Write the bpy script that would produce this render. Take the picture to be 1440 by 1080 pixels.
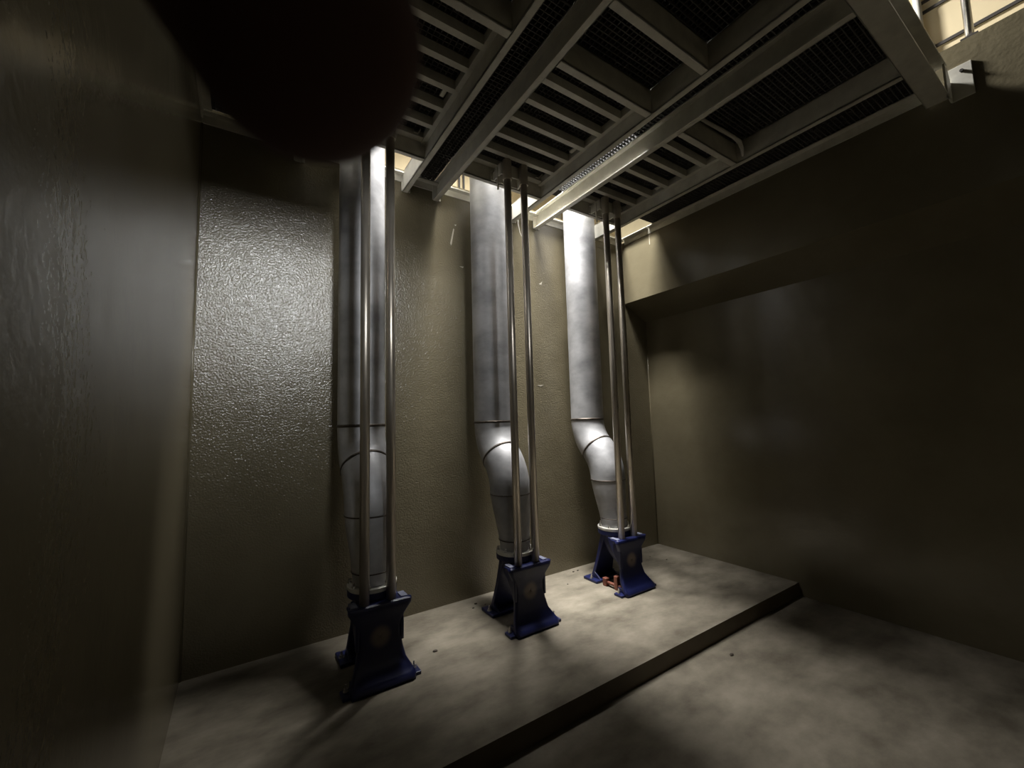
import bpy, bmesh, math, random
from mathutils import Vector, Matrix
random.seed(7)
for o in list(bpy.data.objects): bpy.data.objects.remove(o, do_unlink=True)
SC = bpy.context.scene
COL = SC.collection
PI = math.pi

# ------------------------------------------------------------------ camera
# world: x along the pipe wall, y towards the pipe wall, z up, z=0 top of the slab
cam_d = bpy.data.cameras.new('camera')
cam = bpy.data.objects.new('camera', cam_d); COL.objects.link(cam)
RW = ((0.837, -0.025, -0.547), (-0.547, -0.089, -0.832), (-0.028, 0.996, -0.088))
x_ax = Vector((RW[0][0], RW[1][0], RW[2][0])).normalized()
z_ax = Vector((RW[0][2], RW[1][2], RW[2][2])).normalized()
y_ax = z_ax.cross(x_ax).normalized(); x_ax = y_ax.cross(z_ax).normalized()
CAM = Vector((0, 0, 1.35))
m = Matrix((x_ax, y_ax, z_ax)).transposed().to_4x4(); m.translation = CAM
cam.matrix_world = m
cam_d.sensor_width = 36; cam_d.sensor_fit = 'HORIZONTAL'
cam_d.lens = 581.7 / 1440 * 36
cam_d.clip_start = 0.002; cam_d.clip_end = 100
cam_d.dof.use_dof = True; cam_d.dof.focus_distance = 3.2; cam_d.dof.aperture_fstop = 16
SC.camera = cam

# ------------------------------------------------------------------ world, lights, exposure
w = bpy.data.worlds.new('world'); SC.world = w; w.use_nodes = True
w.node_tree.nodes['Background'].inputs[0].default_value = (0.8, 0.85, 1, 1)
w.node_tree.nodes['Background'].inputs[1].default_value = 0.02
SC.view_settings.view_transform = 'Standard'; SC.view_settings.look = 'None'
SC.view_settings.gamma = 1; SC.view_settings.use_curve_mapping = False
SC.view_settings.exposure = 0.0

def area(name, loc, size, power, color=(1, .97, .92), target=None, spread=180):
    l = bpy.data.lights.new(name, 'AREA'); l.shape = 'RECTANGLE'
    l.size, l.size_y = size; l.energy = power; l.color = color; l.spread = math.radians(spread)
    o = bpy.data.objects.new(name, l); COL.objects.link(o); o.location = loc
    d = Vector(target or (loc[0], loc[1], loc[2]-1)) - Vector(loc)
    o.rotation_euler = d.to_track_quat('-Z', 'Y').to_euler()
    return o
# hall lamp over the pipe wall, then three lamps added for effect
area('hall_or_fill_light', (1.9, 2.70, 5.7), (.9, 1.4), 400, (1, .98, .95), spread=82)
area('hall_or_fill_light', (2.0, -.1, 5.6), (.6, .5), 6, (1, .98, .95), spread=48)  # added fill that lifts the lower floor in front of the step
area('wall_fill_light', (3.0, 2.9, 5.6), (.4, .4), 42, (1, .98, .95), target=(3.6, -.1, 3.3), spread=50)  # added beam that brightens the upper right wall
area('glare_light', (.75, -3.9, 3.95), (.8, .7), 8, (.97, .99, 1), target=(.45, 2.97, 2.15), spread=34)  # added beam for the glare on the pipe wall; no window stands there

# ------------------------------------------------------------------ helpers
def meta(o, label=None, cat=None, group=None, kind=None):
    if label: o['label'] = label
    if cat: o['category'] = cat
    if group: o['group'] = group
    if kind: o['kind'] = kind
    return o
def obj(name, bm, mat, parent=None, smooth=False, bevel=0, seg=2, label=None, autos=None):
    bmesh.ops.recalc_face_normals(bm, faces=bm.faces)
    me = bpy.data.meshes.new(name); bm.to_mesh(me); bm.free()
    me.materials.append(mat)
    if smooth:
        for p in me.polygons: p.use_smooth = True
    o = bpy.data.objects.new(name, me); COL.objects.link(o)
    if parent is not None:
        o.parent = parent; o.matrix_parent_inverse = Matrix.Translation(-parent.location)
    if bevel:
        b = o.modifiers.new('bevel', 'BEVEL'); b.width = bevel; b.segments = seg; b.limit_method = 'ANGLE'
        b.angle_limit = math.radians(40)
    if label: o['label'] = label
    return o
def empty(name, loc, label, cat, group=None):
    o = bpy.data.objects.new(name, None); COL.objects.link(o); o.location = loc
    o.empty_display_size = .1
    return meta(o, label, cat, group)
def box(bm, x0, x1, y0, y1, z0, z1):
    v = [bm.verts.new((x, y, z)) for z in (z0, z1) for y in (y0, y1) for x in (x0, x1)]
    for f in ((0, 1, 3, 2), (4, 6, 7, 5), (0, 4, 5, 1), (2, 3, 7, 6), (0, 2, 6, 4), (1, 5, 7, 3)):
        bm.faces.new([v[i] for i in f])
    return bm
def B(*a):
    bm = bmesh.new()
    if isinstance(a[0], (tuple, list)):
        for q in a: box(bm, *q)
    else: box(bm, *a)
    return bm
def prism(bm, pts, axis, a, b):
    """extrude polygon pts (2D) between a and b along axis"""
    def P(p, t):
        return {'x': (t, p[0], p[1]), 'y': (p[0], t, p[1]), 'z': (p[0], p[1], t)}[axis]
    A = [bm.verts.new(P(p, a)) for p in pts]; C = [bm.verts.new(P(p, b)) for p in pts]
    bm.faces.new(A); bm.faces.new(C[::-1]); n = len(pts)
    for i in range(n): bm.faces.new((A[i], A[(i+1) % n], C[(i+1) % n], C[i]))
    return bm
def tube(bm, path, radii, n=32, caps=True, inner=0):
    """sweep circles along path"""
    path = [Vector(p) for p in path]
    if not isinstance(radii, (list, tuple)): radii = [radii]*len(path)
    rings = []; up = None
    for i, p in enumerate(path):
        t = (path[min(i+1, len(path)-1)] - path[max(i-1, 0)]).normalized()
        if up is None:
            up = Vector((1, 0, 0)) if abs(t.x) < .9 else Vector((0, 1, 0))
        u = (up - t*up.dot(t)).normalized(); up = u; v = t.cross(u)
        rings.append([bm.verts.new(p + (u*math.cos(a) + v*math.sin(a))*radii[i]) for a in [2*PI*k/n for k in range(n)]])
    for A, C in zip(rings, rings[1:]):
        for k in range(n): bm.faces.new((A[k], A[(k+1) % n], C[(k+1) % n], C[k]))
    if caps: bm.faces.new(rings[0][::-1]); bm.faces.new(rings[-1])
    return bm
def ring(bm, c, ri, ro, z0, z1, n=40):
    R = []
    for r, z in ((ri, z0), (ro, z0), (ro, z1), (ri, z1)):
        R.append([bm.verts.new((c[0]+r*math.cos(2*PI*k/n), c[1]+r*math.sin(2*PI*k/n), z)) for k in range(n)])
    for j in range(4):
        A, C = R[j], R[(j+1) % 4]
        for k in range(n): bm.faces.new((A[k], A[(k+1) % n], C[(k+1) % n], C[k]))
    return bm
def cyl(bm, c, r, z0, z1, n=24): return tube(bm, [(c[0], c[1], z0), (c[0], c[1], z1)], r, n)

# ------------------------------------------------------------------ materials
def mat(name, c1, c2=None, rough=.5, metal=0, scale=4, bump=0, bscale=40, stretch=(1, 1, 1), rvar=0, detail=6,
        spec=.5, bdist=.01, lo=.35, hi=.65, bump2=0, b2scale=200, b2dist=.002):
    m = bpy.data.materials.new(name); m.use_nodes = True
    nt = m.node_tree; N = nt.nodes; L = nt.links; b = N['Principled BSDF']
    b.inputs['Roughness'].default_value = rough; b.inputs['Metallic'].default_value = metal
    b.inputs['Specular IOR Level'].default_value = spec
    b.inputs['Base Color'].default_value = (*c1, 1)
    tc = N.new('ShaderNodeTexCoord'); mp = N.new('ShaderNodeMapping'); mp.inputs['Scale'].default_value = stretch
    L.new(tc.outputs['Object'], mp.inputs[0])
    if c2:
        n = N.new('ShaderNodeTexNoise'); n.inputs['Scale'].default_value = scale; n.inputs['Detail'].default_value = detail
        n.inputs['Roughness'].default_value = .6
        L.new(mp.outputs[0], n.inputs[0])
        r = N.new('ShaderNodeValToRGB'); L.new(n.outputs[0], r.inputs[0])
        r.color_ramp.elements[0].position = lo; r.color_ramp.elements[0].color = (*c1, 1)
        r.color_ramp.elements[1].position = hi; r.color_ramp.elements[1].color = (*c2, 1)
        L.new(r.outputs[0], b.inputs['Base Color'])
        if rvar:
            q = N.new('ShaderNodeMapRange'); L.new(n.outputs[0], q.inputs[0])
            q.inputs[1].default_value = .3; q.inputs[2].default_value = .7
            q.inputs[3].default_value = max(.02, rough-rvar); q.inputs[4].default_value = rough+rvar
            L.new(q.outputs[0], b.inputs['Roughness'])
    if bump:
        n2 = N.new('ShaderNodeTexNoise'); n2.inputs['Scale'].default_value = bscale; n2.inputs['Detail'].default_value = 4
        L.new(mp.outputs[0], n2.inputs[0])
        bp = N.new('ShaderNodeBump'); bp.inputs['Strength'].default_value = bump; bp.inputs['Distance'].default_value = bdist
        L.new(n2.outputs[0], bp.inputs['Height'])
        if bump2:
            n3 = N.new('ShaderNodeTexNoise'); n3.inputs['Scale'].default_value = b2scale; n3.inputs['Detail'].default_value = 2
            L.new(mp.outputs[0], n3.inputs[0])
            b2 = N.new('ShaderNodeBump'); b2.inputs['Strength'].default_value = bump2; b2.inputs['Distance'].default_value = b2dist
            L.new(n3.outputs[0], b2.inputs['Height']); L.new(b2.outputs[0], bp.inputs['Normal'])
        L.new(bp.outputs[0], b.inputs['Normal'])
    return m
M = {}
def spotted_blue(cx, cz):  # blue paint with a soft round brown spot around the given centre
    m = mat('blue_paint_with_spot', (.006, .009, .05), (.009, .013, .07), rough=.4, scale=5, bump=.15, bscale=25, bdist=.004)
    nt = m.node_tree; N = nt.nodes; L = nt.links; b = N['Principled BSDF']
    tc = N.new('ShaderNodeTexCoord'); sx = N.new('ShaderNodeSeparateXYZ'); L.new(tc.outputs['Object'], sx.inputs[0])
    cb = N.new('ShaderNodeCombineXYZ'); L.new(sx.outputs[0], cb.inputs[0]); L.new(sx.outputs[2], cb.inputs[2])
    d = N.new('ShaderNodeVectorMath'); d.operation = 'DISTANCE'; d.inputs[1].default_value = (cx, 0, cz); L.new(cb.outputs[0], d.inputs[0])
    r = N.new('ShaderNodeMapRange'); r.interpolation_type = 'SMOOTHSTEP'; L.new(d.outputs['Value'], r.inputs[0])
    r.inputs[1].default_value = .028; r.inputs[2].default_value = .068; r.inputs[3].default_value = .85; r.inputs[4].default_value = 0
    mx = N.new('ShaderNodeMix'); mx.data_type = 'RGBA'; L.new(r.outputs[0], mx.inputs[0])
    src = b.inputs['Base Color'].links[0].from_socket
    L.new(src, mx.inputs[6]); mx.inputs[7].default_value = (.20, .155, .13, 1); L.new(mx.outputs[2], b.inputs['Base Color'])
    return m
M['wall'] = mat('khaki_epoxy_wall', (.150, .128, .080), (.178, .154, .098), rough=.22, scale=2.2, bump=.35, bscale=5, bdist=.012,
                bump2=.5, b2scale=60, b2dist=.0012, rvar=0, spec=.7)
M['wall_b'] = mat('khaki_epoxy_orange_peel', (.150, .128, .080), (.178, .154, .098), rough=.2, scale=2.2, bump=.35, bscale=5, bdist=.012,
                  bump2=1.0, b2scale=95, b2dist=.0028, spec=.75)
M['slab'] = mat('pale_concrete', (.10, .086, .062), (.235, .208, .16), rough=.8, scale=3.2, bump=.5, bscale=26, bdist=.005, stretch=(1, 1.6, 1), detail=10, spec=.3, lo=.32, hi=.68)
M['curb'] = mat('painted_step_face', (.085, .062, .035), (.11, .085, .05), rough=.6, scale=6)
M['steel'] = mat('stainless_pipe', (.31, .31, .32), (.56, .56, .57), rough=.52, metal=.45, scale=3.0, stretch=(1, 1, 1.6), rvar=.07, bump=.12, bscale=7, bdist=.003)
M['rail'] = mat('rail_steel', (.46, .41, .34), (.58, .53, .46), rough=.36, metal=.8, scale=9, stretch=(1, 1, .3), rvar=.08)
M['weld'] = mat('weld_seam', (.04, .03, .022), (.14, .12, .10), rough=.5, metal=.7, scale=25)
M['galv'] = mat('galvanised_steel', (.60, .575, .50), (.72, .70, .61), rough=.45, metal=.05, scale=12, rvar=.06)
M['grate'] = mat('grating_steel', (.12, .115, .11), (.16, .15, .14), rough=.8, metal=.4, scale=8)
M['blue'] = mat('blue_paint', (.006, .009, .05), (.009, .013, .07), rough=.4, scale=5, bump=.15, bscale=25, bdist=.004)
M['ring'] = mat('machined_ring', (.66, .64, .58), (.78, .76, .70), rough=.35, metal=.4, scale=20)
M['lug'] = mat('worn_blue_grey', (.12, .13, .19), (.2, .21, .27), rough=.5, scale=30)
M['dark_steel'] = mat('dark_plate_and_bars', (.05, .05, .05), (.07, .07, .07), rough=.6)  # for the added light-blocking plates and one grating panel with darkened bars
M['bolt'] = mat('bright_bolt', (.62, .60, .56), (.75, .73, .7), rough=.28, metal=1, scale=30)
M['bore'] = mat('dusty_bore', (.16, .13, .10), (.24, .20, .16), rough=.8, scale=14)
M['rust'] = mat('red_brown_steel', (.17, .055, .035), (.27, .10, .065), rough=.55, scale=12, metal=.2)
M['beige'] = mat('beige_wall', (.62, .52, .33), (.66, .56, .36), rough=.6, scale=2)
M['dark'] = mat('dark_joint', (.035, .03, .025), rough=.8)
M['debris'] = mat('debris', (.03, .022, .015), (.06, .045, .03), rough=.8, scale=40)
M['shaded_skin'] = mat('shaded_skin', (.075, .034, .024), (.095, .044, .032), rough=.8, scale=30, bump=.2, bscale=300, bdist=.0003)  # skin colour darkened, the shade of the hand is put into it
M['nail'] = mat('nail', (.5, .33, .27), rough=.25)
M['wire'] = mat('pale_wire', (.7, .68, .62), rough=.4)
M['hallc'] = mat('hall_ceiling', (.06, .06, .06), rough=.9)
M['scuff'] = mat('scuff', (.55, .50, .40), (.62, .57, .47), rough=.5, scale=40)

# ------------------------------------------------------------------ pit shell
XL, XR, XU, YB, YF = -0.24, 3.76, 3.43, 2.97, -3.0     # left wall, right wall, upper right wall, pipe wall, far end behind camera
ZF, ZT = -0.10, 3.46                                 # lower floor, wall tops
def struct(name, bm, mt, **k):
    o = obj(name, bm, mt, **k); o['kind'] = 'structure'; return o
struct('wall_back', B(XL-.3, 4.1, YB, YB+.3, ZF-.3, ZT-.16), M['wall_b'])
struct('wall_left', B(XL-.3, XL, YF, YB, ZF-.3, ZT), M['wall'])
bm = bmesh.new()
prism(bm, [(XR, ZF-.3), (XR, 2.40), (XU, 2.565), (XU, ZT), (XR+.34, ZT), (XR+.34, ZF-.3)], 'y', YF, YB)
struct('wall_right', bm, M['wall'])
struct('wall_front', B(XL-.3, 4.1, YF-.3, YF, ZF-.3, ZT-.2), M['wall'])
struct('floor', B(XL, XR, YF, YB, ZF-.2, ZF), M['slab'])
bm = B(XL, XR, 1.636, YB, ZF, 0)
o = struct('trim_1', bm, M['slab'])
o.data.materials.append(M['curb'])
for p in o.data.polygons:
    if p.normal.y < -.5: p.material_index = 1
# sealant beads in the two corners of the pipe wall, scuffs in its paint
bm = bmesh.new(); cyl(bm, (XR-.002, YB-.002), .006, 0, 2.41, 10); struct('trim_5', bm, M['wall'], smooth=True)
bm = bmesh.new(); cyl(bm, (XL+.002, YB-.002), .006, 0, 3.2, 10); struct('trim_6', bm, M['wall'], smooth=True)
WB = bpy.data.objects['wall_back']
for pts in ([(1.390, 2.80), (1.420, 2.93), (1.428, 2.925), (1.405, 2.80), (1.398, 2.78)], [(1.47, 2.62), (1.51, 2.625), (1.50, 2.61)],
            [(2.22, 1.66), (2.30, 1.665), (2.26, 1.65)], [(1.43, 2.965), (1.45, 2.97), (1.44, 2.955)], [(2.28, 2.60), (2.32, 2.63), (2.31, 2.60)]):
    bm = bmesh.new(); prism(bm, pts, 'y', YB-.0012, YB+.001)
    obj('scuff_mark', bm, M['scuff'], WB)
bm = bmesh.new(); prism(bm, [(2.60, 3.09), (2.607, 3.09), (2.605, 3.19), (2.60, 3.19)], 'x', XU-.0012, XU+.001)
obj('drip_mark', bm, M['scuff'], bpy.data.objects['wall_right'])
# hall around and above the pit
HX0, HX1, HY0, HY1, HZ = -5.0, 4.15, -6.5, 4.3, 7.2
struct('wall_hall_back', B(HX0, HX1, HY1, HY1+.2, 3.1, 4.5), M['beige'])
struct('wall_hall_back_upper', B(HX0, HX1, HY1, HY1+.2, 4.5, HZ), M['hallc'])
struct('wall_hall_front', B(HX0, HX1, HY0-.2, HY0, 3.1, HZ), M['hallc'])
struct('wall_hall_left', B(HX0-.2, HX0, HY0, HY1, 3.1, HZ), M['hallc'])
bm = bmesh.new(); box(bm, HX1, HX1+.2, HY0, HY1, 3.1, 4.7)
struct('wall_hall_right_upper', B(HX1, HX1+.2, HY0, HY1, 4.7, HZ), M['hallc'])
struct('wall_hall_right', bm, M['beige'])
struct('ceiling', B(HX0-.2, HX1+.2, HY0-.2, HY1+.2, HZ, HZ+.1), M['hallc'])
struct('floor_hall_left', B(HX0, XL-.3, HY0, HY1, ZT-.2, ZT), M['slab'])
struct('floor_hall_front', B(XL-.3, HX1, HY0, YF-.01, ZT-.2, ZT), M['slab'])
struct('floor_hall_back', B(XL-.3, HX1, YB+.3, HY1, 3.08, ZT-.16), M['slab'])
# horizontal panel joints of the hall wall on the right
for i, z in enumerate((3.95, 4.25, 4.33)):
    struct('trim_%d' % (i+2), B(HX1-.012, HX1, HY0, HY1, z, z+.022), M['dark'])

# service lines on the hall walls
bm = bmesh.new(); cyl(bm, (HX1-.03, .66), .022, 3.30, 4.7, 16)
meta(obj('conduit', bm, M['wire'], smooth=True), 'white vertical conduit on the beige wall beyond the edge beam, top right', 'conduit')
for x in (2.13, 2.19):
    bm = bmesh.new(); cyl(bm, (x, HY1-.03), .012, 3.28, 4.5, 12)
    meta(obj('conduit', bm, M['dark'], smooth=True), 'thin conduit on the beige wall seen through the gap left of the middle pipe', 'conduit', 'conduits seen through the left gap')
bm = B(2.02, 2.24, HY1-.09, HY1, 3.95, 4.09)
meta(obj('junction_box', bm, M['galv'], bevel=.006), 'small grey box on the beige wall seen through the gap beside the middle pipe', 'box')
bm = B(3.50, 3.66, HY1-.10, HY1, 4.10, 4.22)
meta(obj('junction_box', bm, M['wire'], bevel=.006), 'small white box on the beige wall seen left of the far pipe', 'box')

# ------------------------------------------------------------------ platform steel
ZB, ZG = 3.12, 3.27       # underside of the beams, underside of the grating
def channel_y(x0, x1, y0, y1, web_left, z0=ZB, z1=ZG):
    t = .008; a = (x0, x0+t) if web_left else (x1-t, x1)
    return B((a[0], a[1], y0, y1, z0, z1), (x0, x1, y0, y1, z0, z0+.010), (x0, x1, y0, y1, z1-.010, z1))
def channel_x(x0, x1, y0, y1, z0=ZB, z1=ZG, web_near=True, tf=.010):
    t = .008; a = (y0, y0+t) if web_near else (y1-t, y1)
    return B((x0, x1, a[0], a[1], z0, z1), (x0, x1, y0, y1, z0, z0+tf), (x0, x1, y0, y1, z1-tf, z1))
beams = [(0.262, .302, False, 'leftmost long galvanised platform channel, near the dark left wall'),
         (0.995, 1.035, True, 'galvanised channel of the platform just left of the first narrow grating strip'),
         (1.247, 1.287, False, 'galvanised channel ending on the pipe wall between the near and middle pipes'),
         (1.975, 2.018, True, 'galvanised channel at the right side of the middle hatch, beside the middle pipe'),
         (2.238, 2.280, False, 'bright-ended galvanised channel ending on the pipe wall left of the far pipe'),
         (2.902, 2.944, True, 'rightmost long galvanised platform channel, nearest the right wall')]
for x0, x1, wl, lab in beams:
    e = empty('platform_beam', ((x0+x1)/2, YB, ZB), lab, 'beam', 'long platform channels')
    obj('channel', channel_y(x0, x1, .555, YB-.002, wl), M['galv'], e, bevel=.002)
    xa, xb = (x0-.045, x0) if wl else (x1, x1+.045)
    xa, xb = (x0-.008, x1+.02)
    ep = obj('end_plate', B(xa, xb, YB-.012, YB-.002, ZB+.005, ZG-.01), M['galv'], e, bevel=.002)
    bm = bmesh.new(); tube(bm, [(xb-.012, YB-.012, ZB+.07), (xb-.012, YB-.024, ZB+.07)], .009, 6)
    obj('bolt', bm, M['bolt'], ep)
bays = [(0.302, .995, 'left'), (1.287, 1.975, 'middle'), (2.280, 2.902, 'right')]
for x0, x1, nm in bays:
    e = obj('cross_beam', channel_x(x0, x1, 2.505, 2.540, web_near=True), M['galv'], bevel=.002)
    meta(e, 'galvanised cross channel in front of the %s pipe carrying its guide rail bracket' % {'left': 'near', 'middle': 'middle', 'right': 'far'}[nm], 'beam', 'cross beams at the pipes')
    e = obj('cross_beam', channel_x(x0, x1, 1.428, 1.473, web_near=True), M['galv'], bevel=.002)
    meta(e, 'galvanised cross channel closing the camera-side edge of the %s ribbed hatch' % nm, 'beam', 'cross beams behind the hatches')
    if nm != 'right':
        e = obj('cross_beam', channel_x(x0, x1, 1.072, 1.117, web_near=True), M['galv'], bevel=.002)
        meta(e, 'second galvanised cross channel in the %s bay, with open grating on both sides' % nm, 'beam', 'second cross beams')
# heavy edge beam
e = empty('edge_beam', (1.6, .5, ZB), 'heavy galvanised edge beam across the platform end, above the camera, bolted to the right wall', 'beam')
obj('beam', channel_x(XL, XU-.07, .452, .555, ZB, ZG+.06, web_near=False, tf=.012), M['galv'], e, bevel=.003)
bm = bmesh.new()
box(bm, XU-.010, XU, .365, .46, ZB, ZB+.20)
obj('wall_plate', bm, M['galv'], e, bevel=.002)
bm = bmesh.new(); prism(bm, [(XU-.125, ZB), (XU-.010, ZB), (XU-.010, ZB+.12), (XU-.06, ZB+.175), (XU-.125, ZB+.19)], 'y', .452, .462)
obj('gusset', bm, M['galv'], e, bevel=.001)
bm = bmesh.new(); tube(bm, [(XU-.010, .405, ZB+.16), (XU-.022, .405, ZB+.16)], .009, 6)
obj('bolt', bm, M['dark'], e)
# wall ledgers
def ledger(nm_label, bm, group=None):
    return meta(obj('ledger_angle', bm, M['galv'], bevel=.001), nm_label, 'angle', group)
ledger('galvanised ledger angle fixed along the top of the pipe wall', B((XL, XU-.01, YB-.010, YB, 3.195, 3.25), (XL, XU-.01, YB-.05, YB, 3.245, 3.253)))
ledger('short galvanised ledger angle on the right wall, the length nearest the pipe wall',
       B((XU-.010, XU, 2.60, YB-.05, 3.20, 3.26), (XU-.055, XU, 2.60, YB-.05, 3.255, 3.263)), 'ledger angles on the right wall')
ledger('long galvanised ledger angle on the right wall running from the joint towards the edge beam',
       B((XU-.010, XU, .56, 2.592, 3.20, 3.26), (XU-.055, XU, .56, 2.592, 3.255, 3.263)), 'ledger angles on the right wall')
ledger('galvanised ledger angle along the dark left wall', B((XL, XL+.010, .56, YB-.05, 3.20, 3.26), (XL, XL+.05, .56, YB-.05, 3.255, 3.263)))
# grating panels: bearing bars along x, thin rods along y
def grating(x0, x1, y0, y1, z=ZG, px=.030, py=.027, h=.032, label='', group='grating panels', plate=True, t=.0022, mt='grate'):
    bm = bmesh.new()
    n = int((y1-y0)/py); 
    for i in range(n+1):
        y = y0+(y1-y0)*i/n; box(bm, x0, x1, y-t, y+t, z, z+h)
    n = max(2, int((x1-x0)/px))
    for i in range(n+1):
        x = x0+(x1-x0)*i/n; box(bm, x-t, x+t, y0, y1, z+.003, z+h-.001)
    g = meta(obj('grating_panel', bm, M[mt]), label, 'grating', group)
    if plate: obj('light_block_plate', B(max(XL+.002, x0-.02), min(XU-.002, x1+.02), y0, y1 if plate is True else plate, z+h+.002, z+h+.007), M['dark_steel'], g)  # added plate that stops lamp light from passing the grating
    return g
grating(XL+.01, .262, .56, YB-.05, label='dark grating strip between the left wall and the first platform beam')
grating(1.035, 1.247, .56, 1.30, label='camera-side grating panel in the narrow strip left of the middle hatch')
grating(1.035, 1.247, 1.305, 2.60, label='long grating panel between leftmost and middle hatches')
grating(1.035, 1.247, 2.605, YB-.01, label='short grating panel touching the pipe wall between the near and middle pipes')
grating(2.018, 2.238, .56, 1.33, label='camera-side grating panel in the narrow strip left of the right hatch')
grating(2.018, 2.238, 1.335, 2.53, h=.012, t=.0045, plate=1.75, mt='dark_steel', label='grating panel with light showing through, between the middle and right hatches')  # bars darker than the other panels, their backlit look is in the colour
grating(2.944, XU-.005, .56, 2.525, label='grating strip between the rightmost channel and the right wall')
for x0, x1, nm in bays:
    if nm != 'right':
        grating(x0, x1, 1.117, 1.428, label='square open grating panel between the two cross channels of the %s bay' % nm)
        grating(x0, x1, .56, 1.072, label='grating panel next to the edge beam in the %s bay' % nm)
    else:
        grating(x0, x1, .56, 1.428, label='long open grating panel with visible bearing bars between the right hatch and the edge beam')
# hatches: mesh lid on five stiffener angles
def hatch(x0, x1, nm, lab):
    e = empty('access_hatch', ((x0+x1)/2, 2.0, 3.21), lab, 'hatch', 'ribbed access hatches')
    bm = bmesh.new()
    box(bm, x0, x0+.03, 1.475, 2.50, 3.215, 3.265); box(bm, x1-.03, x1, 1.475, 2.50, 3.215, 3.265)
    box(bm, x0+.03, x1-.03, 2.45, 2.50, 3.225, 3.265)
    obj('hatch_frame', bm, M['galv'], e, bevel=.002)
    bm = bmesh.new(); n = 38
    for i in range(n+1):
        y = 1.475+(2.50-1.475)*i/n; box(bm, x0, x1, y-.002, y+.002, 3.268, 3.298)
    n = 23
    for i in range(n+1):
        x = x0+(x1-x0)*i/n; box(bm, x-.002, x+.002, 1.475, 2.50, 3.270, 3.298)
    obj('mesh_lid', bm, M['grate'], e)
    obj('light_block_plate', B(x0-.02, x1+.02, 1.475, 2.54, 3.304, 3.309), M['dark_steel'], e)  # added sheet that keeps lamp light out of the mesh lid
    for y in (1.652, 1.815, 1.980, 2.145, 2.31):
        obj('stiffener', B((x0+.03, x1-.03, y-.018, y+.018, 3.21, 3.216), (x0+.03, x1-.03, y-.018, y-.012, 3.216, 3.265)), M['galv'], e)
    # recessed latches next to the cross beam and one near the bracket
    for (lx, ly) in ((x0+.10, 1.535), (x1-.17, 1.54)):
        bm = bmesh.new(); z = 3.235
        box(bm, lx-.04, lx+.04, ly-.005, ly+.005, z, z+.012); box(bm, lx-.045, lx-.035, ly-.03, ly+.03, z, z+.012)
        box(bm, lx+.035, lx+.045, ly-.03, ly+.03, z, z+.012)
        obj('latch', bm, M['bolt'], e)
    obj('tab', B(x1-.085, x1-.06, 2.00, 2.06, 3.218, 3.230), M['galv'], e, bevel=.003)
    obj('corner_clip', B((x1-.10, x1-.07, 2.425, 2.44, 3.228, 3.24), (x1-.075, x1-.07, 2.385, 2.44, 3.228, 3.24)), M['bolt'], e)
for (x0, x1, nm) in bays:
    hatch(x0, x1, nm, {'left': 'ribbed steel hatch with mesh lid, leftmost, in front of the near pipe',
                       'middle': 'ribbed steel hatch with mesh lid, central one, in front of the middle pipe',
                       'right': 'ribbed steel hatch with mesh lid, rightmost, in front of the far pipe'}[nm])
# drain hose draped on the cross beam in the right bay
bm = bmesh.new()
P = [(2.36, 1.400, 3.252), (2.50, 1.395, 3.248), (2.65, 1.39, 3.252), (2.78, 1.38, 3.245), (2.84, 1.372, 3.228), (2.875, 1.375, 3.19), (2.887, 1.38, 3.14)]
tube(bm, P, [.012, .011, .013, .012, .015, .012, .007], 10)
meta(obj('plastic_tie', bm, M['wire'], smooth=True), 'crumpled pale plastic tie hanging beside the cross channel at the corner of the right bay', 'tie')

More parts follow.
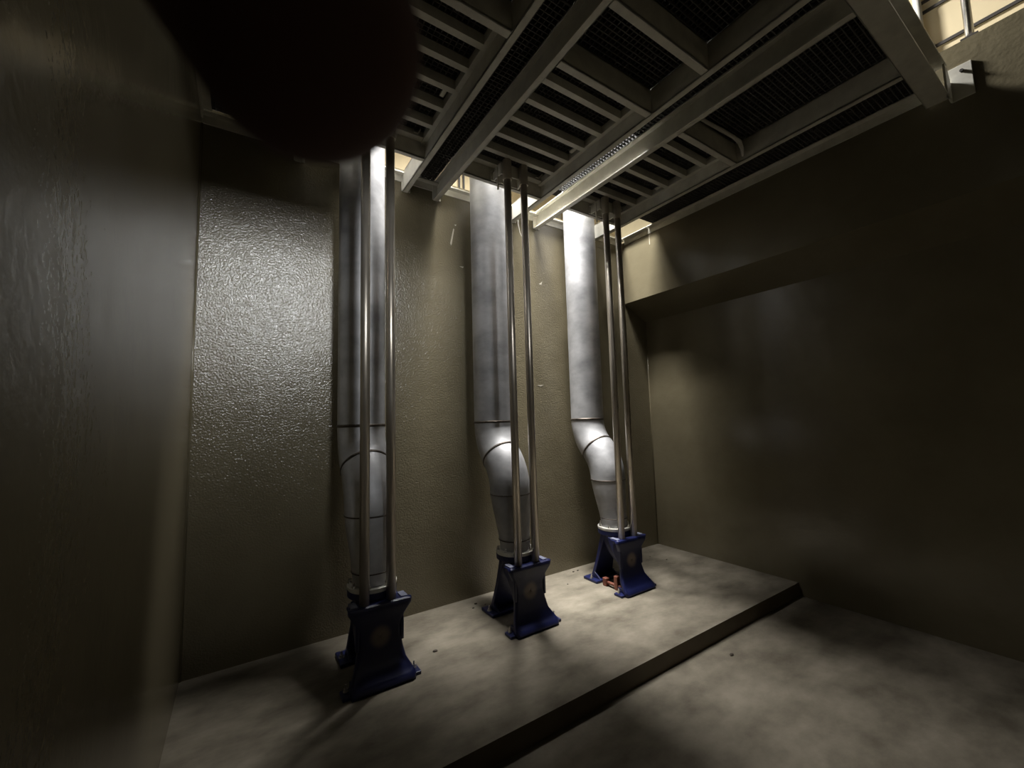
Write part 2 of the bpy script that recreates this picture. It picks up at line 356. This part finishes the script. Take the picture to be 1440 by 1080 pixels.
# ------------------------------------------------------------------ pipes, rails, pedestals
RX = {'near': .643, 'middle': 1.624, 'far': 2.608}
CX = [(.652, 'near', 'leftmost'), (1.633, 'middle', 'middle'), (2.620, 'far', 'rightmost')]
def pipe(c, w1, w2):
    e = empty('discharge_pipe', (c, 2.5, .46), 'large stainless discharge pipe, %s of the three, with an offset bend above its pedestal' % w2, 'pipe', 'stainless discharge pipes')
    yu, yl, r = 2.765, 2.545, .144
    z1, z3 = 1.345, .835
    th = 2*math.atan((yu-yl)/(z1-z3)); Rr = (z1-z3)/2/math.sin(th)
    bm = bmesh.new(); tube(bm, [(c, yu, z1), (c, yu, 1.9), (c, yu, 2.45), (c, yu, 3.0), (c, yu, 4.2)], r, 48, caps=False)
    obj('pipe_shaft', bm, M['steel'], e, smooth=True)
    up = []; lo = []
    for i in range(11):
        a = th*i/10; up.append((c, yu-Rr*(1-math.cos(a)), z1-Rr*math.sin(a)))
    for i in range(11):
        a = th*(1-i/10); lo.append((c, yl+Rr*(1-math.cos(a)), z3+Rr*math.sin(a)))
    bm = bmesh.new(); tube(bm, up, r, 48, caps=False); obj('upper_bend', bm, M['steel'], e, smooth=True)
    bm = bmesh.new(); tube(bm, lo, r, 48, caps=False); obj('lower_bend', bm, M['steel'], e, smooth=True)
    bm = bmesh.new(); P = []; Q = []
    for i in range(9):
        t = i/8; s = t*t*(3-2*t); P.append((c, yl+(2.5-yl)*t, z3-(z3-.50)*t)); Q.append(r-.002-(r-.108)*(.35*t+.65*s))
    P.append((c, 2.5, .465)); Q.append(.106)
    tube(bm, P, Q, 48, caps=False); obj('reducer', bm, M['steel'], e, smooth=True)
    # weld seams
    def seam(p, n, rr, w=.0048):
        p = Vector(p); n = Vector(n).normalized(); u = Vector((1, 0, 0)); v = n.cross(u); K = 48; bm = bmesh.new(); R = []
        for k in range(K):
            a = 2*PI*k/K; d = u*math.cos(a)+v*math.sin(a)
            R.append([bm.verts.new(p+d*(rr+w*math.cos(b))+n*(2.0*w*math.sin(b))) for b in [2*PI*j/6 for j in range(6)]])
        for k in range(K):
            for j in range(6): bm.faces.new((R[k][j], R[(k+1) % K][j], R[(k+1) % K][(j+1) % 6], R[k][(j+1) % 6]))
        obj('weld_seam', bm, M['weld'], e, smooth=True, label='dark weld line')
    seam(up[0], (0, 0, 1), r); mid = up[-1]; seam(mid, (0, math.sin(th), math.cos(th)), r); seam((c, yl, z3), (0, 0, 1), r, .0022)
    seam((c, 2.503, .53), (0, 0, 1), .112, .002)
    bm = bmesh.new(); ring(bm, (c, 2.5), .100, .136, .446, .462); ring(bm, (c, 2.5), .100, .132, .438, .446)
    fl = obj('flange', bm, M['ring'], e, bevel=.002)
    for k in range(8):
        a = 2*PI*(k+.5)/8; px, py = c+.121*math.cos(a), 2.5+.121*math.sin(a)
        bm = bmesh.new(); cyl(bm, (px, py), .011, .462, .474, 6); cyl(bm, (px, py), .006, .474, .488, 8)
        obj('bolt', bm, M['bolt'], fl)
    return e
def pedestal(c, w1, w2, pos):
    e = empty('pump_pedestal', (c, 2.45, 0), 'dark blue pump pedestal with flared front plate, %s' % pos, 'pedestal', 'blue pump pedestals')
    prof = [(0, -.005, .164), (.020, -.008, .170), (.036, .018, .169), (.065, .045, .147), (.10, .066, .132), (.16, .080, .118), (.22, .088, .110),
            (.27, .088, .112), (.31, .084, .126), (.345, .074, .148), (.372, .066, .165), (.392, .064, .168), (.400, .068, .166)]
    def f(z, j):
        z = max(0, min(.4, z))
        for a, b in zip(prof, prof[1:]):
            if z <= b[0]:
                t = (z-a[0])/(b[0]-a[0]); return a[j]+(b[j]-a[j])*t
        return prof[-1][j]
    zc, rb, n = .232, .0004, 72
    # outline by casting rays from the bore centre
    out = []
    for k in range(n):
        a = 2*PI*k/n; dx, dz = math.cos(a), math.sin(a); t = .01
        while True:
            x, z = dx*t, zc+dz*t
            if z < 0 or z > .4 or abs(x) > f(z, 2): break
            t += .0008
        out.append((dx*t, max(0, min(.4, zc+dz*t))))
    bm = bmesh.new(); K = 12; fr = []; bk = []
    for j in range(K+1):
        s = j/K; A = []; C = []
        for k in range(n):
            a = 2*PI*k/n; cx_, cz = rb*math.cos(a), zc+rb*math.sin(a)
            x = cx_+(out[k][0]-cx_)*s; z = cz+(out[k][1]-cz)*s; y = 2.245+f(z, 1)
            edge = .006*(max(0, s-.9)/.1)**2
            A.append(bm.verts.new((c+x, y+edge, z))); C.append(bm.verts.new((c+x, y+.034-edge*.5, z)))
        fr.append(A); bk.append(C)
    for j in range(K):
        for k in range(n):
            q = (k+1) % n
            bm.faces.new((fr[j][k], fr[j][q], fr[j+1][q], fr[j+1][k])); bm.faces.new((bk[j][k], bk[j+1][k], bk[j+1][q], bk[j][q]))
    for k in range(n):
        q = (k+1) % n
        bm.faces.new((fr[0][k], bk[0][k], bk[0][q], fr[0][q])); bm.faces.new((fr[K][k], fr[K][q], bk[K][q], bk[K][k]))
    obj('front_plate', bm, spotted_blue(c, zc-.004), e, smooth=True)
    # elbow casting: flared throat from the front plate up to the round flange
    bm = bmesh.new(); P = []; Q = []
    for i in range(13):
        a = (PI/2)*i/12; P.append((c, 2.335+.165*math.sin(a), .232+.175*(1-math.cos(a)))); Q.append(.078+.022*(i/12))
    tube(bm, P, Q, 36, caps=False); obj('elbow', bm, M['blue'], e, smooth=True)
    bm = bmesh.new(); ring(bm, (c, 2.5), .085, .134, .404, .438); obj('seat_flange', bm, M['blue'], e, bevel=.003)
    # side cheeks behind the flared top
    for s in (-1, 1):
        bm = bmesh.new(); x = c+s*.118
        pts = [(2.33, .385), (2.46, .395), (2.44, .345), (2.405, .285), (2.37, .235), (2.345, .18), (2.33, .18)]
        prism(bm, pts, 'x', x-.009, x+.009); obj('cheek', bm, M['blue'], e, bevel=.004)
    # shelf that carries the guide rails
    obj('rail_shelf', B(c-.160, c+.160, 2.312, 2.40, .378, .396), M['blue'], e, bevel=.004)
    for s in (-1, 1):
        obj('rail_lug', B((c+s*.132-.018, c+s*.132+.018, 2.335, 2.41, .396, .404)), M['lug'], e, bevel=.002)
    # rear leg
    bm = bmesh.new(); R = []
    for z, y, h, t in ((0, 2.675, .112, .036), (.03, 2.668, .108, .034), (.2, 2.615, .092, .032), (.41, 2.545, .088, .05)):
        R.append([bm.verts.new(v) for v in ((c-h, y-t/2, z), (c+h, y-t/2, z), (c+h, y+t/2, z), (c-h, y+t/2, z))])
    for A, C in zip(R, R[1:]):
        for k in range(4): bm.faces.new((A[k], A[(k+1) % 4], C[(k+1) % 4], C[k]))
    bm.faces.new(R[0]); bm.faces.new(R[-1])
    obj('rear_leg', bm, M['blue'], e, bevel=.006)
    rf = obj('rear_foot', B(c-.152, c+.152, 2.575, 2.735, 0, .022), M['blue'], e, bevel=.005)
    for s in (-1, 1):
        bm = bmesh.new(); x = c+s*.098
        prism(bm, [(2.575, .02), (2.66, .02), (2.655, .075)], 'x', x-.007, x+.007)
        obj('rib', bm, M['blue'], e, bevel=.002)
        bm = bmesh.new(); bx = c+s*.132
        for y in (2.655,):
            cyl(bm, (bx, y), .016, .022, .026, 16); cyl(bm, (bx, y), .011, .026, .038, 6); cyl(bm, (bx, y), .006, .038, .055, 8)
        obj('bolt', bm, M['bolt'], rf)
        # front bolt lugs
        lg = obj('front_lug', B((c+s*.167-.034, c+s*.167+.034, 2.268, 2.345, 0, .018), (c+s*.150-.005, c+s*.150+.005, 2.275, 2.345, .018, .05)), M['blue'], e, bevel=.003)
        bm = bmesh.new(); bx = c+s*.177
        cyl(bm, (bx, 2.318), .013, .020, .024, 16); cyl(bm, (bx, 2.318), .010, .024, .036, 6); cyl(bm, (bx, 2.318), .005, .036, .055, 8)
        obj('bolt', bm, M['bolt'], lg)
    return e
for c, w1, w2 in CX:
    pipe(c, w1, w2)
    pedestal(c, w1, w2, {'near': 'leftmost and largest, in shadow', 'middle': 'middle of the row', 'far': 'rightmost, red-brown blocks between its legs'}[w1])
    for s in (-1, 1):
        x = RX[w1]+s*.071; side = 'left' if s < 0 else 'right'
        e = empty('guide_rail', (x, 2.348, .396), 'slim steel guide rail standing on the %s blue pedestal, the %s one of its pair' % (w2, side), 'guide rail', 'guide rails')
        bm = bmesh.new(); cyl(bm, (x, 2.348), .026, .402, 3.205, 24); obj('tube', bm, M['rail'], e, smooth=True)
        for p in e.children[0].data.polygons:
            if len(p.vertices) > 4: p.use_smooth = False
        bm = bmesh.new(); cyl(bm, (x, 2.348), .032, 3.06, 3.208, 24); obj('sleeve', bm, M['rail'], e, bevel=.002)
    # upper bracket bolted to the cross channel
    e = empty('guide_rail_bracket', (c, 2.505, 3.13), 'dark steel bracket clamping the tops of the %s pair of guide rails to the platform' % w2, 'bracket', 'upper guide rail brackets')
    obj('back_plate', B(c-.125, c+.125, 2.494, 2.504, 3.125, 3.212), M['galv'], e, bevel=.002)
    obj('clamp_arm', B((c-.11, c+.11, 2.382, 2.390, 3.12, 3.205), (c-.112, c-.102, 2.390, 2.494, 3.12, 3.205), (c+.102, c+.112, 2.390, 2.494, 3.12, 3.205)), M['galv'], e, bevel=.002)
    for dx in (-.115, .012, .115):
        bm = bmesh.new(); tube(bm, [(c+dx, 2.494, 3.192), (c+dx, 2.470, 3.192)], .010, 6); tube(bm, [(c+dx, 2.470, 3.192), (c+dx, 2.455, 3.192)], .005, 8)
        obj('bolt', bm, M['bolt'], e)
    bm = bmesh.new(); box(bm, c-.118, c-.106, 2.42, 2.43, 3.02, 3.19)
    obj('hook_strap', bm, M['galv'], e, bevel=.002)
# red-brown blocks under the far pedestal
e = empty('clamp_bar', (2.53, 2.42, 0), 'red-brown steel bar with two upright blocks lying between the legs of the rightmost blue pedestal', 'clamp')
obj('block', B(2.492, 2.530, 2.495, 2.535, 0, .062), M['rust'], e, bevel=.004)
obj('block', B(2.500, 2.535, 2.385, 2.42, 0, .105), M['rust'], e, bevel=.004)
bm = bmesh.new(); tube(bm, [(2.512, 2.535, .03), (2.517, 2.36, .03)], .012, 12); obj('bar', bm, M['rust'], e, smooth=True)
# thin wire hanging at the pipe wall
bm = bmesh.new()
tube(bm, [(2.06, 2.955, 3.19), (2.055, 2.95, 3.12), (2.07, 2.948, 3.04), (2.11, 2.95, 2.97), (2.15, 2.955, 2.92)], .003, 6)
meta(obj('wire', bm, M['wire'], smooth=True), 'thin pale wire curling down the wall beside the middle guide rails', 'wire')

# debris on slab and floor
def chip(x, y, z, s):
    bm = bmesh.new(); bmesh.ops.create_icosphere(bm, subdivisions=1, radius=s)
    for v in bm.verts: v.co = Vector((v.co.x*random.uniform(.8, 1.6), v.co.y*random.uniform(.6, 1.1), (v.co.z)*.45)) + Vector((x, y, z+s*.35))
    return obj('debris_chip', bm, M['debris'])
CHIPS = [((1.93, 2.70), .010), ((2.28, 2.72), .007), ((2.50, 2.90), .010), ((2.55, 2.90), .010), ((3.40, 2.60), .008), ((3.35, 2.75), .006),
         ((1.50, 2.85), .011), ((1.45, 2.80), .007), ((1.00, 2.43), .013), ((1.55, 2.80), .006)]
for (x, y), s in CHIPS:
    meta(chip(x, y, 0, s), 'tiny dark chip of debris lying on the pale concrete slab', 'debris', 'debris chips on the slab')
meta(chip(2.52, 1.50, ZF, .014), 'small brown chip lying on the lower floor just below the step', 'debris')

# guard rail on the wall top at the upper right
e = empty('guard_rail', (XU+.10, -.1, ZT), 'white guard rail with round posts standing on top of the right wall', 'railing')
for y in (.362, -.75):
    bm = bmesh.new(); cyl(bm, (XU+.035, y), .019, ZT+.012, ZT+1.05, 20); obj('post', bm, M['bolt'], e, smooth=True)
    obj('base_plate', B(XU+.002, XU+.075, y-.035, y+.035, ZT, ZT+.012), M['dark'], e)
for z in (.55, 1.04):
    bm = bmesh.new(); tube(bm, [(XU+.035, -1.5, ZT+z), (XU+.035, .40, ZT+z)], .02, 16); obj('rail', bm, M['bolt'], e, smooth=True)

# ------------------------------------------------------------------ fingertip of the photographer, reaching over the top corner of the lens
def camp(px, py, d):     # point at distance d (m) along the view ray
    v = (x_ax*((px-720)/581.7) + y_ax*(-(py-540)/581.7) - z_ax)
    return CAM + v*d
A = camp(440, 66, .031)                 # centre of the finger pad near the tip
Bk = camp(170, -300, .036)
ax = (Bk-A).normalized()
bm = bmesh.new(); P = []; Q = []
L = .060; r0 = .0083
for i in range(10):
    a = PI/2*i/9; P.append(A - ax*(r0*.85*math.cos(a))); Q.append(max(.0004, r0*math.sin(a)))
for t in (.1, .25, .4, .55, .7, .85, 1.0):
    P.append(A + ax*(L*t)); Q.append(r0*(1+.10*math.sin(PI*min(1, t*2.2))*0 + .12*t))
tube(bm, P, Q, 40)
e = empty('fingertip', tuple(A), 'dark out-of-focus fingertip reaching down over the upper left of the view', 'finger')
obj('finger', bm, M['shaded_skin'], e, smooth=True)
